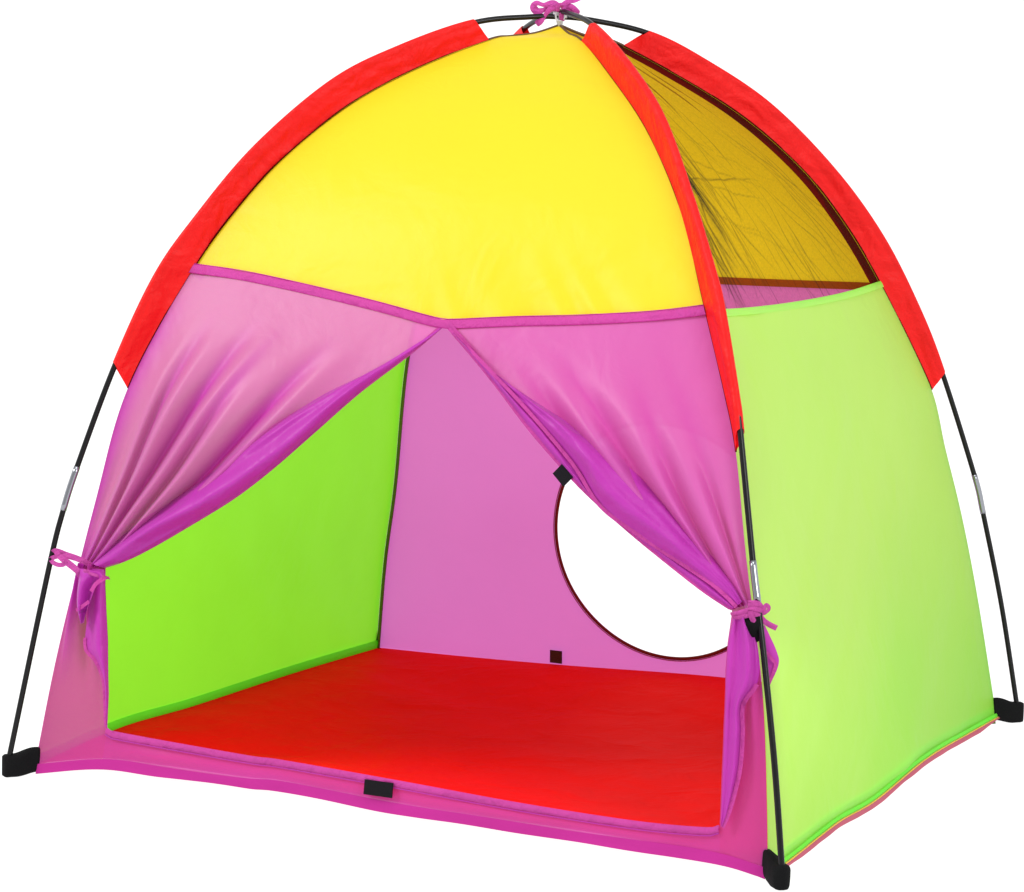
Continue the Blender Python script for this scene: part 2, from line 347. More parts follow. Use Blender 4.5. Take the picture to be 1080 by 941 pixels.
# ---- mesh windows
def net_fn(w, lo, seed):
    def fn(u, v):
        z0 = lo(u); vv = 1 - (1 - v) ** 1.6; z = lerp(z0, 1.1595, vv)
        f = min(1, u * 14, (1 - u) * 14) * min(1, (1 - vv) * 6)
        wv = .006 * nz(u * 9 + vv * 3, vv * 4, seed) + .003 * nz(u * 26 + vv * 8, vv * 7, seed + 3)
        return S(w, u, z, f * wv - .004 * f)
    return fn
def net_creases(nu, nv):
    rg = np.random.default_rng(11)
    U, W_ = np.meshgrid(np.linspace(0, 1, nu + 1), np.linspace(0, 1, nv + 1))
    H = 1 - (1 - W_) ** 1.6
    out = np.zeros_like(U)
    def put(dist, along, w, a):
        t = np.clip(along, 0, 1); env = np.where((along > 0) & (along < 1), np.sin(np.pi * t) ** .6, 0)
        np.maximum(out, a * env * np.exp(-(dist / (w * (.4 + .6 * env))) ** 2), out=out)
    def wob(x, n=3, amp=.006):
        return sum(amp / (k + 1) * np.sin(x * rg.uniform(9, 26) * (k + 1) + rg.uniform(0, 6)) for k in range(n))
    for q in range(120):                     # steep creases dragging down from the front pole
        h0 = rg.uniform(.10, .95); ln = rg.uniform(.10, .50) * (.4 + h0); u0 = rg.exponential(.10) * (1.2 if h0 < .55 else .4)
        k = rg.uniform(.0, .50); c = rg.uniform(-.3, .5); x = (h0 - H)
        f = u0 + k * x + c * x * x + wob(H, 3, .003)
        put(U - f, x / ln, rg.uniform(.0020, .0045), rg.uniform(.25, .85) * np.exp(-u0 * 2.0))
    for q in range(40):                      # faint long ones further back
        h0 = rg.uniform(.2, .98); ln = rg.uniform(.2, .7); u0 = rg.uniform(.0, .75); k = rg.uniform(.1, .9); x = h0 - H
        put(U - (u0 + k * x + rg.uniform(-.3, .3) * x * x + wob(H, 2, .002)), x / ln, rg.uniform(.0020, .0038), rg.uniform(.22, .52))
    for q in range(8):                       # shallow ones running back from the front pole
        h0 = rg.uniform(.15, .9); ln = rg.uniform(.3, .8); u0 = rg.uniform(-.1, .3); k = rg.uniform(-.45, -.05)
        put(H - (h0 + k * (U - u0) + wob(U, 2, .0015)), (U - u0) / ln, rg.uniform(.0025, .004), rg.uniform(.12, .34))
    put(H - (.46 - .03 * U + wob(U, 2, .0012)), U / .62, .0035, .45)
    soft = np.zeros_like(U)
    for q in range(14):
        u0 = rg.exponential(.12); h0 = rg.uniform(.0, .8); x = h0 - H; f = u0 + .25 * x
        soft += .09 * np.exp(-((U - f) / .02) ** 2) * np.exp(-((x - .15) / .2) ** 2)
    return np.clip(out + soft, 0, .8)
left_seam = lambda u: .765 - .010 * math.sin(PI * u)
for w, lo in (('right', right_seam), ('left', left_seam)):
    NU, NV = 420, 260
    mw = MB().grid(net_fn(w, lo, 4.1), NU, NV).build('mesh_window', M['net'], tent)
    ca = mw.data.attributes.new('crease', 'FLOAT', 'POINT'); ca.data.foreach_set('value', net_creases(NU, NV).ravel().astype(np.float32))
    a, b = WALL[w]
    def tape(k, u0):
        def fn(u, v):
            z = lerp(lo(u0), 1.138, 1 - (1 - u) ** 1.5)
            e0, e1 = edge(k, z - .006), edge(k, z + .006)
            t = (e1 - e0).normalized(); h = (S0(w, 1 - u0, z) - S0(w, u0, z)).normalized()
            q = (h - t * h.dot(t)).normalized()
            n = q.cross(t).normalized(); n = n if n.x * (1 if w == 'right' else -1) > 0 else -n
            return edge(k, z) + q * (.044 * v - .004) - n * .0025
        return fn
    MB().grid(tape(b, 1), 80, 3).build('edge_tape', M['maroon'], mw)

# ---- green side walls
def side_fn(w, lo, hi, seed):
    def fn(u, v):
        z = lerp(lo(u), hi(u), v)
        f = min(1, u * 10, (1 - u) * 10)
        d = -.010 * math.sin(PI * u) * math.sin(PI * v) + .004 * nz(u * 2.2 + seed, v * 2.4, seed)
        # soft drag lines from the lower front corner up across the wall
        x = (u * .9 - v * .75) * 5.2
        d += .0022 * nz(x * 2.2, (u + v) * .8, seed + 9)
        return S(w, u, z, d * f)
    return fn
for w, lo, hi, sd in (('right', right_bot, right_seam, 2.2), ('left', left_bot, left_seam, 6.4)):
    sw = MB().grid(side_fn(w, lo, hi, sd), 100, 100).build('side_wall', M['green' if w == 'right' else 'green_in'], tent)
    so = 1
    MB().grid(lambda u, v: S(w, u, lo(u) + v * .008, .0026 + .0012 * math.sin(PI * v)), 80, 4).build('hem', M['green_hem'], sw)
    MB().grid(lambda u, v: S(w, u, lo(u) + v * .020, -.0030 - .004 * math.sin(PI * v)), 80, 4).build('hem', M['green_hem'], sw)
    def skirt(u, v):
        z = lo(u) + .002 - v * (.0085 + .002 * nz(u * 11, 3)) * min(1, .35 + u * 6, .35 + (1 - u) * 6)
        p = S(w, u, max(z, lo(u) - .010), .0040 + .003 * v + .002 * nz(u * 18, v))
        p.z = max(p.z, ground_z(p.x, p.y) + .0012); return p
    MB().grid(skirt, 90, 4).build('skirt', M['skirt'], sw)
    MB().tube([S(w, u / 60, lo(u / 60) + .0012, .0052) for u in range(61)], .0008, 6).build('piping', M['yellow'], sw)
    MB().grid(lambda u, v: S(w, u, hi(u) - v * .010, .0022 + .0005 * math.sin(PI * v)), 80, 3).build('seam_binding', M['green'], sw)

# ---- back wall with its round crawl hole
HC = (.5, .272); HR = .213
bw_w = lambda z: (S0('back', 1, z) - S0('back', 0, z)).length
def back_pt(x, z, off=0.0):     # x in metres from the wall's middle
    return S('back', .5 + x / bw_w(z), z, off)
def back_ring(a, r):
    ca, sa = math.cos(a), math.sin(a)
    x0, z0 = HR * ca, HC[1] + HR * sa
    best = 9
    for k in range(1, 400):
        t = HR + k * .004; x, z = t * ca, HC[1] + t * sa
        if z > .754:
            best = (.754 - HC[1]) / sa; break
        if z < .0: best = -HC[1] / sa; break
        if abs(x) > bw_w(z) / 2:
            best = t; break
    x1, z1 = best * ca, HC[1] + best * sa
    u1 = min(1, max(0, .5 + x1 / bw_w(z1)))
    z1 = min(max(z1, back_bot(u1)), back_seam(u1))
    x, z = lerp(x0, x1, r), lerp(z0, z1, r)
    u = min(1, max(0, .5 + x / bw_w(z)))
    f = min(1, u * 10, (1 - u) * 10)
    d = f * (-.006 * math.sin(PI * u) * math.sin(PI * min(1, z / .75)) + .0045 * nz(u * 2.4, z * 3.1, 3.3) + .002 * nz((u + z) * 5, (u - z) * 2, 8.3))
    return S('back', u, z, d)
angs = set(2 * PI * i / 144 for i in range(144))
for cx, cz in ((bw_w(.01) / 2, .01), (-bw_w(.01) / 2, .01), (bw_w(.753) / 2, .753), (-bw_w(.753) / 2, .753)):
    angs.add(math.atan2(cz - HC[1], cx) % (2 * PI))
angs = sorted(angs) + [2 * PI]
bw = MB().grid(lambda u, v: back_ring(angs[round(u * (len(angs) - 1))], v), len(angs) - 1, 26).build('back_wall', M['orchid_wall'], tent)
def hole_pt(a, r, off): return back_pt(math.cos(a) * r, HC[1] + math.sin(a) * r, off)
MB().grid(lambda u, v: hole_pt(2 * PI * u, HR - .001 + .0062 * v, -.006 - .0025 * math.sin(PI * v)), 120, 4).build('hole_binding', M['hole_edge'], bw)
pp = MB(); pp.tube([hole_pt(2 * PI * i / 120, HR + .0062, -.007) for i in range(121)], .0010, 6, cap=False); pp.build('piping', M['piping'], bw)
def patch(w, cu, cz, wd, ht, off, th, rot=0.0, inward=False):
    """thin stitched square of hook tape lying on a wall"""
    mb = MB(); W = (S0(w, 1, cz) - S0(w, 0, cz)).length
    def P(x, y, o):
        c, s = math.cos(rot), math.sin(rot); X, Y = x * c - y * s, x * s + y * c
        return S(w, cu + X / W, cz + Y, o)
    sg = -1 if inward else 1
    N = 6; top = []
    mb.grid(lambda u, v: P((u - .5) * wd, (v - .5) * ht, sg * (off + th)), N, N)
    mb.grid(lambda u, v: P((u - .5) * wd, (v - .5) * ht, sg * off), N, N)
    rim = [(-.5, -.5), (.5, -.5), (.5, .5), (-.5, .5), (-.5, -.5)]
    mb.grid(lambda u, v: P(lerp(rim[min(int(u * 4), 3)][0], rim[min(int(u * 4), 3) + 1][0], u * 4 - min(int(u * 4), 3)) * wd,
                           lerp(rim[min(int(u * 4), 3)][1], rim[min(int(u * 4), 3) + 1][1], u * 4 - min(int(u * 4), 3)) * ht, sg * (off + th * v)), 24, 1)
    return mb
o = patch('back', .5 + (.5 - .3127), .0345, .0235, .0235, .0070, .0022, 0.0, True).build('velcro_patch', M['velcro_brown'], bw)
# corner seam tape inside the back corner
def corner_tape(k):
    def fn(u, v):
        z = lerp(.004, .760, u); p = edge(k, z)
        d = Vector((-k[0] * A, -k[1] * B, 0)).normalized()
        return p + d * (.002 + .010 * v) + Vector((0, -k[1], 0)) * .001
    return fn
for k in (BL, BR):
    ct = MB(); ct.grid(corner_tape(k), 60, 2)
    d_ = Vector((-k[0] * A, -k[1] * B, 0)).normalized()
    ct.tube([edge(k, lerp(.004, .76, i / 50)) + d_ * .0125 for i in range(51)], .0024, 8)
    ct.build('corner_tape', M['olive_tape'], bw)

# ---- front wall: the pink frame left standing round the door
LD = tab([(.020, .0986), (.0772, .0985), (.1267, .092), (.2073, .0744), (.2889, .051), (.320, .0437)])
RD = tab([(.010, .942), (.0688, .942), (.132, .9447), (.2041, .9485), (.2768, .9544), (.3133, .9609), (.3542, .9719)])
fw = MB()
pl = []
def leg_l(u, v):
    zt = .318
    z = lerp(front_bot(u * .0986), zt, v); uu = u * LD(z)
    a = smooth((z - .11) / .18); e = min(1, u * 6, (1 - u) * 6)
    c1 = lerp(.62, .40, smooth((z - .1) / .2)); c2 = lerp(.95, .72, smooth((z - .1) / .2))
    f = .8 * gauss(u, .16, .10) - 1.0 * gauss(u, c1, .10) + .9 * gauss(u, c1 + .17, .09) - .5 * gauss(u, c2 + .1, .08)
    pl.append(min(1, a * (.9 * gauss(u, .16, .16) + .6 * gauss(u, .85, .2) + .4 * smooth((z - .22) / .08))))
    return S('front', uu, z, (.020 * a * f + .0015 * nz(u * 3, z * 14, 1)) * e + .0015)
fw.grid(leg_l, 44, 70)
def leg_r(u, v):
    z = lerp(front_bot(lerp(.942, 1, u)), .372, v); uu = lerp(RD(z), 1.0, u)
    a = smooth((z - .10) / .24); e = min(1, (1 - u) * 6, u * 6)
    f = .8 * gauss(u, .75, .12) - gauss(u, .5, .12)
    pl.append(.35 * a)
    return S('front', uu, z, (.010 * a * f + .0015 * nz(u * 3, z * 14, 2)) * e + .0015)
fw.grid(leg_r, 30, 60)
def sill(u, v):
    uu = lerp(.0986, .942, u); z = lerp(front_bot(uu), sill_top(uu), v)
    d = .0030 * math.sin(PI * v) ** 2 * (.3 + nz(uu * 7, v * 2, 3)) + .0012 * nz(uu * 10, v * 3, 1)
    pl.append(.15 + .25 * max(0, nz(uu * 5, v * 2, 7)))
    return S('front', uu, z, .0015 + d * min(1, u * 30, (1 - u) * 30))
fw.grid(sill, 140, 14)
fwo = set_pleat(fw.build('front_wall', M['pink_frame'], tent), pl)
MB().grid(lambda u, v: S('front', lerp(.0986, .942, u), sill_top(lerp(.0986, .942, u)) + .0015 - v * .0105, .0045 + .0022 * math.sin(PI * v)), 120, 4).build('sill_binding', M['piping'], fwo)
th = MB()
th.tube([S('front', lerp(.0986, .942, i / 80), sill_top(lerp(.0986, .942, i / 80)) - .0102, .0052) for i in range(81)], .0008, 6)
th.build('stitching', M['purple'], fwo)
def fr_skirt(u, v):
    uu = lerp(.004, .998, u); zb = front_bot(uu)
    h = .0115 + .003 * nz(uu * 6, 4.0); p = S('front', uu, zb + h - v * (h + .0045 + .003 * nz(uu * 9, 2)), .0030 + .0008 * nz(uu * 20, v))
    p.z = max(p.z, ground_z(p.x, p.y) + .0012); return p
MB().grid(fr_skirt, 120, 5).build('hem', M['fold'], fwo)
patch('front', .5005, .0478, .0465, .0215, .0085, .0022, math.radians(.5)).build('velcro_patch', M['velcro'], fwo)

# ---- curtains
def SF(u, z, d): return S('front', u + .40 * d, z, d)      # cloth lifted off the wall leans a little to the door's right

def curve2(L, n=120):
    D = spline(L, n)
    return lambda t: Vector(D[min(int(t * (n - 1)), n - 2)]).lerp(Vector(D[min(int(t * (n - 1)), n - 2) + 1]), t * (n - 1) - min(int(t * (n - 1)), n - 2))
L_door = curve2([(.5275, .7105), (.4846, .6726), (.4062, .6092), (.3431, .5467), (.2871, .4905), (.2317, .4406), (.1701, .3944), (.1091, .3503), (.0726, .3276), (.0450, .3153)])
L_roll = curve2([(.5275, .7116), (.4638, .6680), (.4089, .6360), (.3341, .5950), (.2472, .5337), (.1719, .4623), (.081, .3878), (.0200, .3200)])
R_door = curve2([(.5345, .7091), (.6204, .6379), (.686, .5739), (.7238, .5391), (.7732, .4952), (.8365, .4464), (.8959, .4037), (.9386, .3741), (.9700, .3560)])
R_roll = curve2([(.5345, .7096), (.5858, .6690), (.6754, .6229), (.7737, .5751), (.8504, .5264), (.9114, .4687), (.9720, .4017), (.9880, .3700)])
R_mid = curve2([(.5345, .7093), (.6702, .6081), (.7516, .5341), (.7949, .4776), (.8566, .4387), (.9448, .3880), (.9764, .3600)])

def curtain_l(s, v):
    top = Vector((s * .5275, front_seam(s * .5275) - .004)); T0 = Vector((0, front_seam(0) - .004)); T1 = Vector((.5275, front_seam(.5275) - .004))
    E0 = Vector((0, lerp(.7716, .312, v))); E1 = L_door(v)
    K = Vector((lerp(0, .045, s), lerp(.312, .3153, s)))
    p = lerp(E0, E1, s) + (top - lerp(T0, T1, s)) * (1 - v) + (K - lerp(Vector((0, .312)), Vector((.045, .3153)), s)) * v
    env = smooth(v / .55) * (1 - .72 * smooth((v - .72) / .28))
    f = 0
    for c, w, a, st in ((.12, .06, .5, .3), (.225, .034, .9, .10), (.37, .046, 1.0, .02), (.52, .036, .8, .2), (.70, .050, 1.1, .04)):
        cc = c + .02 * math.sin(v * 3 + c * 20); on = smooth((v - st) / .4)
        f -= a * on * gauss(s, cc, w)
        f += .55 * a * on * gauss(s, cc + w * 1.7, w * 1.2)
    d = .026 * env * f + .024 * env * math.sin(PI * min(1, s * 1.05))
    d += .003 * nz(s * 7, v * 2.5, 5) * env + .001
    d *= min(1, s * 7) * (1 - .8 * smooth((s - .72) / .2))
    q = 0
    for c, w, a in ((.225, .034, .6), (.37, .042, .9), (.52, .036, .6), (.70, .046, 1.0)):
        cc = c + .02 * math.sin(v * 3 + c * 20); q = max(q, a * gauss(s, cc, w * (.7 + .8 * v)) * smooth((v - .08 - .1 * nz(c * 9, 1)) / .35))
    q = max(q, .85 * gauss(s, 0, .07) * smooth(v * 4), .9 * smooth((v - .72) / .3), .5 * smooth((s - .7) / .3) * smooth(v * 2))
    pl.append(min(1, q))
    return SF(p.x, p.y, d + .002 * min(1, s * 4))
pl = []
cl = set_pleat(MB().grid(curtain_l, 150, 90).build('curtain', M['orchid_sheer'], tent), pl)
cl['label'] = 'left pink curtain swept aside and tied to the front left pole'
def roll_l(w, v):
    a, b = L_roll(v), L_door(v); p = lerp(a, b, w)
    wid = min(1, (a - b).length / .05)
    env = smooth(v / .25) * (1 - .55 * smooth((v - .8) / .2))
    d = .005 + .011 * smooth(w * 3) + (.022 * math.sin(PI * min(1, w * .95)) + .006 * math.sin(w * 9 + v * 3 + 2 * nz(v * 3, 1)) * smooth(w * 3)) * env * wid
    d += .004 * nz(w * 4, v * 9, 3) * env * wid
    d = lerp(.003, d, smooth(v / .12)); 
    if w > .9: d *= lerp(1, .35, (w - .9) / .1)
    return SF(p.x, p.y, d)
MB().grid(roll_l, 40, 110).build('rolled_edge', M['purple'], cl)
MB().ribbon([SF(L_door(t / 30).x, L_door(t / 30).y + .003, .009 * smooth(t / 5) + .003) for t in range(30)], .006, S('front', .3, .5, 1) - S('front', .3, .5, 0)).build('binding', M['piping'], cl)

def curtain_r(s, v):
    def tp(s): u = lerp(.5345, 1.0, s); return Vector((u, front_seam(u) - .004))
    T0, T1 = tp(0), tp(1); top = tp(s)
    E0 = R_door(v); E1 = Vector((1.0, lerp(T1.y, .368, v)))
    p = lerp(E0, E1, s) + (top - lerp(T0, T1, s)) * (1 - v)
    env = smooth(v / .6) * (1 - .6 * smooth((v - .75) / .25))
    f = 0
    for c, w, a, st in ((.20, .05, .8, .0), (.385, .06, 1.0, .03), (.60, .055, .8, .18), (.80, .05, .6, .3)):
        cc = c + .03 * math.sin(v * 2.6 + c * 14); on = smooth((v - st) / .45)
        f -= a * on * gauss(s, cc, w); f += .5 * a * on * gauss(s, cc - w * 1.7, w * 1.3)
    d = .021 * env * f + .020 * env * math.sin(PI * s) + .003 * nz(s * 6, v * 2.5, 9) * env
    d *= min(1, (1 - s) * 7)
    q = 0
    for c, w, a in ((.20, .05, .7), (.385, .05, .8), (.60, .055, .6), (.80, .05, .4)):
        cc = c + .03 * math.sin(v * 2.6 + c * 14); q = max(q, a * gauss(s, cc, w * (.8 + .7 * v)) * smooth((v - .05 - .1 * nz(c * 9, 4)) / .3))
    q = max(q, .45 * smooth((v - .7) / .3), .4 * gauss(s, 1, .05))
    pl.append(min(1, q))
    return SF(p.x, p.y, d + .002 * min(1, (1 - s) * 4))
pl = []
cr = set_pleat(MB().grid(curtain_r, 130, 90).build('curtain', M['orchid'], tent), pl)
cr['label'] = 'right pink curtain swept aside and tied to the nearest pole'
def roll_r(w, v):
    a, b = R_roll(v), R_mid(v); p = lerp(a, b, w)
    env = smooth(v / .3) * (1 - .5 * smooth((v - .8) / .2)); wid = min(1, (a - b).length / .05)
    d = .005 + .010 * smooth(w * 3) + (.020 * math.sin(PI * w * .9) + .005 * math.sin(w * 8 - v * 5 + 2 * nz(v * 4, 2)) * smooth(w * 3)) * env * wid + .004 * nz(w * 5, v * 11, 7) * env
    return SF(p.x, p.y, lerp(.003, d, smooth(v / .1)))
MB().grid(roll_r, 40, 110).build('rolled_edge', M['purple'], cr)
def hem_r(w, v):
    a, b = R_mid(v), R_door(v); p = lerp(a, b, w)
    d = .012 + .008 * math.sin(PI * w) + .002 * nz(w * 4, v * 12, 2)
    return SF(p.x, p.y, lerp(.003, d, smooth(v / .1)))
MB().grid(hem_r, 12, 110).build('hem', M['purple'], cr)
nF = S('front', .7, .5, 1) - S('front', .7, .5, 0)
bd = MB()
bd.ribbon([SF(R_mid(t / 30).x, R_mid(t / 30).y, .004 + .017 * smooth(t / 4)) for t in range(31)], .0055, nF)
bd.ribbon([SF(R_door(t / 30).x, R_door(t / 30).y + .004, .004 + .011 * smooth(t / 4)) for t in range(31)], .0105, nF)
bd.build('binding', M['piping'], cr)
patch('front', .7465, .5165, .0235, .0235, .0145, .0022, math.radians(-45)).build('velcro_patch', M['velcro'], cr)

# flaps: the door cloth below each tie, turned back on itself
L_bind = curve2([(.0210, .3120), (.0264, .2817), (.0350, .2385), (.0430, .1931), (.0618, .1765), (.0805, .1484), (.0906, .109), (.0975, .0790)])
L_edge = curve2([(.0445, .3129), (.0515, .2889), (.0750, .2073), (.0925, .1267), (.0990, .0772)])
def flap_l(w, v):
    p = lerp(L_bind(v), L_edge(v), w)
    env = math.sin(PI * min(1, v * .85 + .1))
    return SF(p.x, p.y, .013 + .012 * math.sin(PI * w) * env - .004 * math.sin(2 * PI * w) * env)
MB().grid(flap_l, 16, 50).build('flap', M['purple'], cl)
MB().ribbon([SF(L_bind(t).x, L_bind(t).y, .0155) for t in [.42 + .58 * i / 16 for i in range(17)]], .0055, nF).build('binding', M['piping'], cl)
R_bind = curve2([(.9890, .350), (.9990, .3100), (.9945, .2674), (.9734, .2343), (.9712, .197), (.9663, .1454), (.9532, .0912), (.9438, .0665)])
R_edge = curve2([(.9719, .3500), (.9609, .3133), (.9544, .2768), (.9485, .2041), (.9447, .132), (.942, .0688)])
def flap_r(w, v):
    p = lerp(R_edge(v), R_bind(v), w)
    env = 1 - .8 * v
    return SF(p.x, p.y, .010 + .004 * env + .014 * env * math.sin(PI * w) + .006 * env * math.sin(w * 11 + 1))
MB().grid(flap_r, 30, 50).build('flap', M['purple'], cr)
MB().ribbon([SF(R_bind(t).x, R_bind(t).y, .0165 - .003 * t) for t in [.30 + .70 * i / 18 for i in range(19)]], .0060, nF).build('binding', M['piping'], cr)

# tails: loose corners of cloth hanging out of each knot
def tail_l(w, v):
    a = spline([(.0100, .3110), (.0130, .2780), (.0200, .2500), (.0318, .2290)], 40)
    b = spline([(.0420, .3090), (.0490, .3000), (.0410, .2790), (.0345, .2310)], 40)
    i = min(int(v * 39), 39); p = lerp(a[i], b[i], w)
    return SF(p.x, p.y, .026 + .010 * math.sin(w * 7) * smooth(v * 4) + .004)
tl = MB().grid(tail_l, 16, 39).build('tail', M['purple'], cl)
MB().ribbon([SF(u, z, o) for u, z, o in ((.0200, .2480, .036), (.0290, .2560, .038), (.0375, .2640, .041))], .0055, nF).ribbon(
    [SF(u, z, o) for u, z, o in ((.0370, .2790, .040), (.0410, .2900, .038), (.0490, .2985, .034), (.0530, .3010, .028))], .0065, nF).build('binding', M['piping'], cl)
knR = SF(.990, .359, .012); knL = SF(.0106, .3136, .02)
CR = Vector((.9015, .4326, 0)); UP = Vector((0, 0, 1)); OUT = Vector((.43, -.90, 0))
def off(base, dx, dy, dd=0.0):        # dx, dy in centimetres to the right / up, dd outwards
    return base + CR * (dx * .01) + UP * (dy * .01) + OUT * (dd * .01)
poleR = cpt(FR, .946, .357)
tr_ = MB()
tr_.ribbon([off(poleR, .3, -1.6, -.3), off(poleR, 1.0, -3.4, -.4), off(poleR, 1.9, -5.6, -.5), off(poleR, 2.1, -6.8, -.5), off(poleR, 1.4, -9.0, -.3), off(poleR, .5, -11.6, -.1)],
           lambda t: .004 + .012 * math.sin(PI * min(1, .15 + t * .8)), V(.5, -.85, .1), fold=.003)
tr_.build('tail', M['purple'], cr)
MB().ribbon([off(poleR, 1.0, -5.0, .2), off(poleR, 2.0, -6.2, .1), off(poleR, 2.4, -6.8, .1), off(poleR, 1.9, -8.6, .2), off(poleR, .8, -11.4, .3)], .0045, V(.5, -.85, .1)).build('binding', M['piping'], cr)
# black tab at the right knot
poleL = cpt(FL, .9685, .333)
dPL = (poleL - knL).dot(OUT) * 100; fxL = (poleL - knL).dot(CR) * 100
def tl_(x, y, dd):
    x += .9; y -= .7
    return tl0(x, y, dd)
def tl0(x, y, dd):                       # centimetres from the left knot; depth follows the line knot -> pole
    return off(knL, x, y, dd + dPL * min(1.1, max(0, x / fxL)))
def tr2(x, y, dd): return off(knR, x, y, dd)
bt = MB()
bt.ribbon([tr2(.5, -.5, 1.5), tr2(.6, -1.5, 2.0), tr2(.9, -2.8, 1.6), tr2(1.5, -4.2, .8)], lambda t: .014 + .012 * math.sin(PI * min(1, .25 + .75 * t)), V(.43, -.9, .1), th=.002, fold=.003)
bt.build('tab', M['black_cloth'], cr)

# ties
rb = MB()
rb.ribbon([tl_(.4, .9, -.2), tl_(-.6, 1.5, .1), tl_(-2.0, 2.0, .3), tl_(-3.6, 2.4, .5), tl_(-4.9, 2.8, .7), tl_(-5.5, 2.5, .2), tl_(-5.5, 2.0, -.5)], lambda t: .0085 + .003 * t, OUT)
rb.ribbon([tl_(-5.1, 2.9, .75), tl_(-4.6, 2.3, .95), tl_(-3.5, 1.5, .9), tl_(-2.2, .6, .8), tl_(-1.2, -.1, .9), tl_(-.2, -.3, 1.3)], lambda t: .0075 + .003 * math.sin(PI * t), OUT)
rb.ribbon([tl_(-3.3, 1.4, 1.0), tl_(-3.9, .95, 1.0), tl_(-4.7, .85, .9), tl_(-5.5, 1.1, .7), tl_(-5.9, 1.55, .4), tl_(-5.4, 1.9, .75), tl_(-4.9, 2.1, .8)], .0070, OUT)
rb.ribbon([tl_(-1.9, .3, .85), tl_(-1.2, -.7, .9), tl_(-.5, -.6, 1.2), tl_(.1, .0, 1.7)], .0060, OUT)
rb.ribbon([tl_(-.5, .35, 1.5), tl_(-.1, .3, 1.8), tl_(.35, .2, 1.8), tl_(.45, -.25, 1.6), tl_(.0, -.4, 1.8), tl_(-.5, -.2, 1.5)], .0058, OUT, fold=.001)
rb.ribbon([tl_(.2, .1, 1.8), tl_(1.6, -.2, 2.4), tl_(2.8, -.5, 1.9), tl_(3.3, -.8, .9)], .0050, OUT + UP * .4, fold=.001)
rb.build('tie', M['ribbon'], cl)
rb = MB()
rb.ribbon([tr2(-2.0, -.7, .4), tr2(-1.4, -.35, 1.7), tr2(-.4, .1, 2.3), tr2(.6, .35, 2.2), tr2(1.6, .2, 1.7), tr2(2.1, -.2, .9), tr2(1.9, -.7, .0)], lambda t: .0062 + .002 * t, OUT, fold=.0015)
rb.ribbon([tr2(-1.8, -1.0, .5), tr2(-.9, -.75, 1.9), tr2(.0, -.45, 2.3), tr2(1.0, -.35, 2.1), tr2(1.8, -.7, 1.2), tr2(1.8, -1.0, .2)], .0070, OUT, fold=.0015)
rb.ribbon([tr2(.2, .9, 1.1), tr2(.9, 1.05, 1.6), tr2(1.6, .85, 1.5), tr2(2.0, .3, 1.1)], .0100, OUT + UP * .3, fold=.001)
rb.ribbon([tr2(.4, .2, 2.5), tr2(.5, -.4, 2.6), tr2(.9, -1.2, 2.2), tr2(1.3, -1.9, 1.6)], .0075, OUT, fold=.0015)
rb.ribbon([tr2(2.0, -.1, 1.2), tr2(2.4, .35, 1.2), tr2(2.6, .85, 1.1), tr2(3.0, .55, 1.0), tr2(2.9, .1, 1.1), tr2(2.2, -.4, 1.2)], .0055, OUT + CR * .3)
rb.ribbon([tr2(1.9, -.8, 1.2), tr2(2.5, -1.4, 1.3), tr2(3.3, -1.9, 1.2), tr2(4.2, -2.3, 1.1)], .0080, OUT, fold=.0008)
rb.build('tie', M['ribbon'], cr)

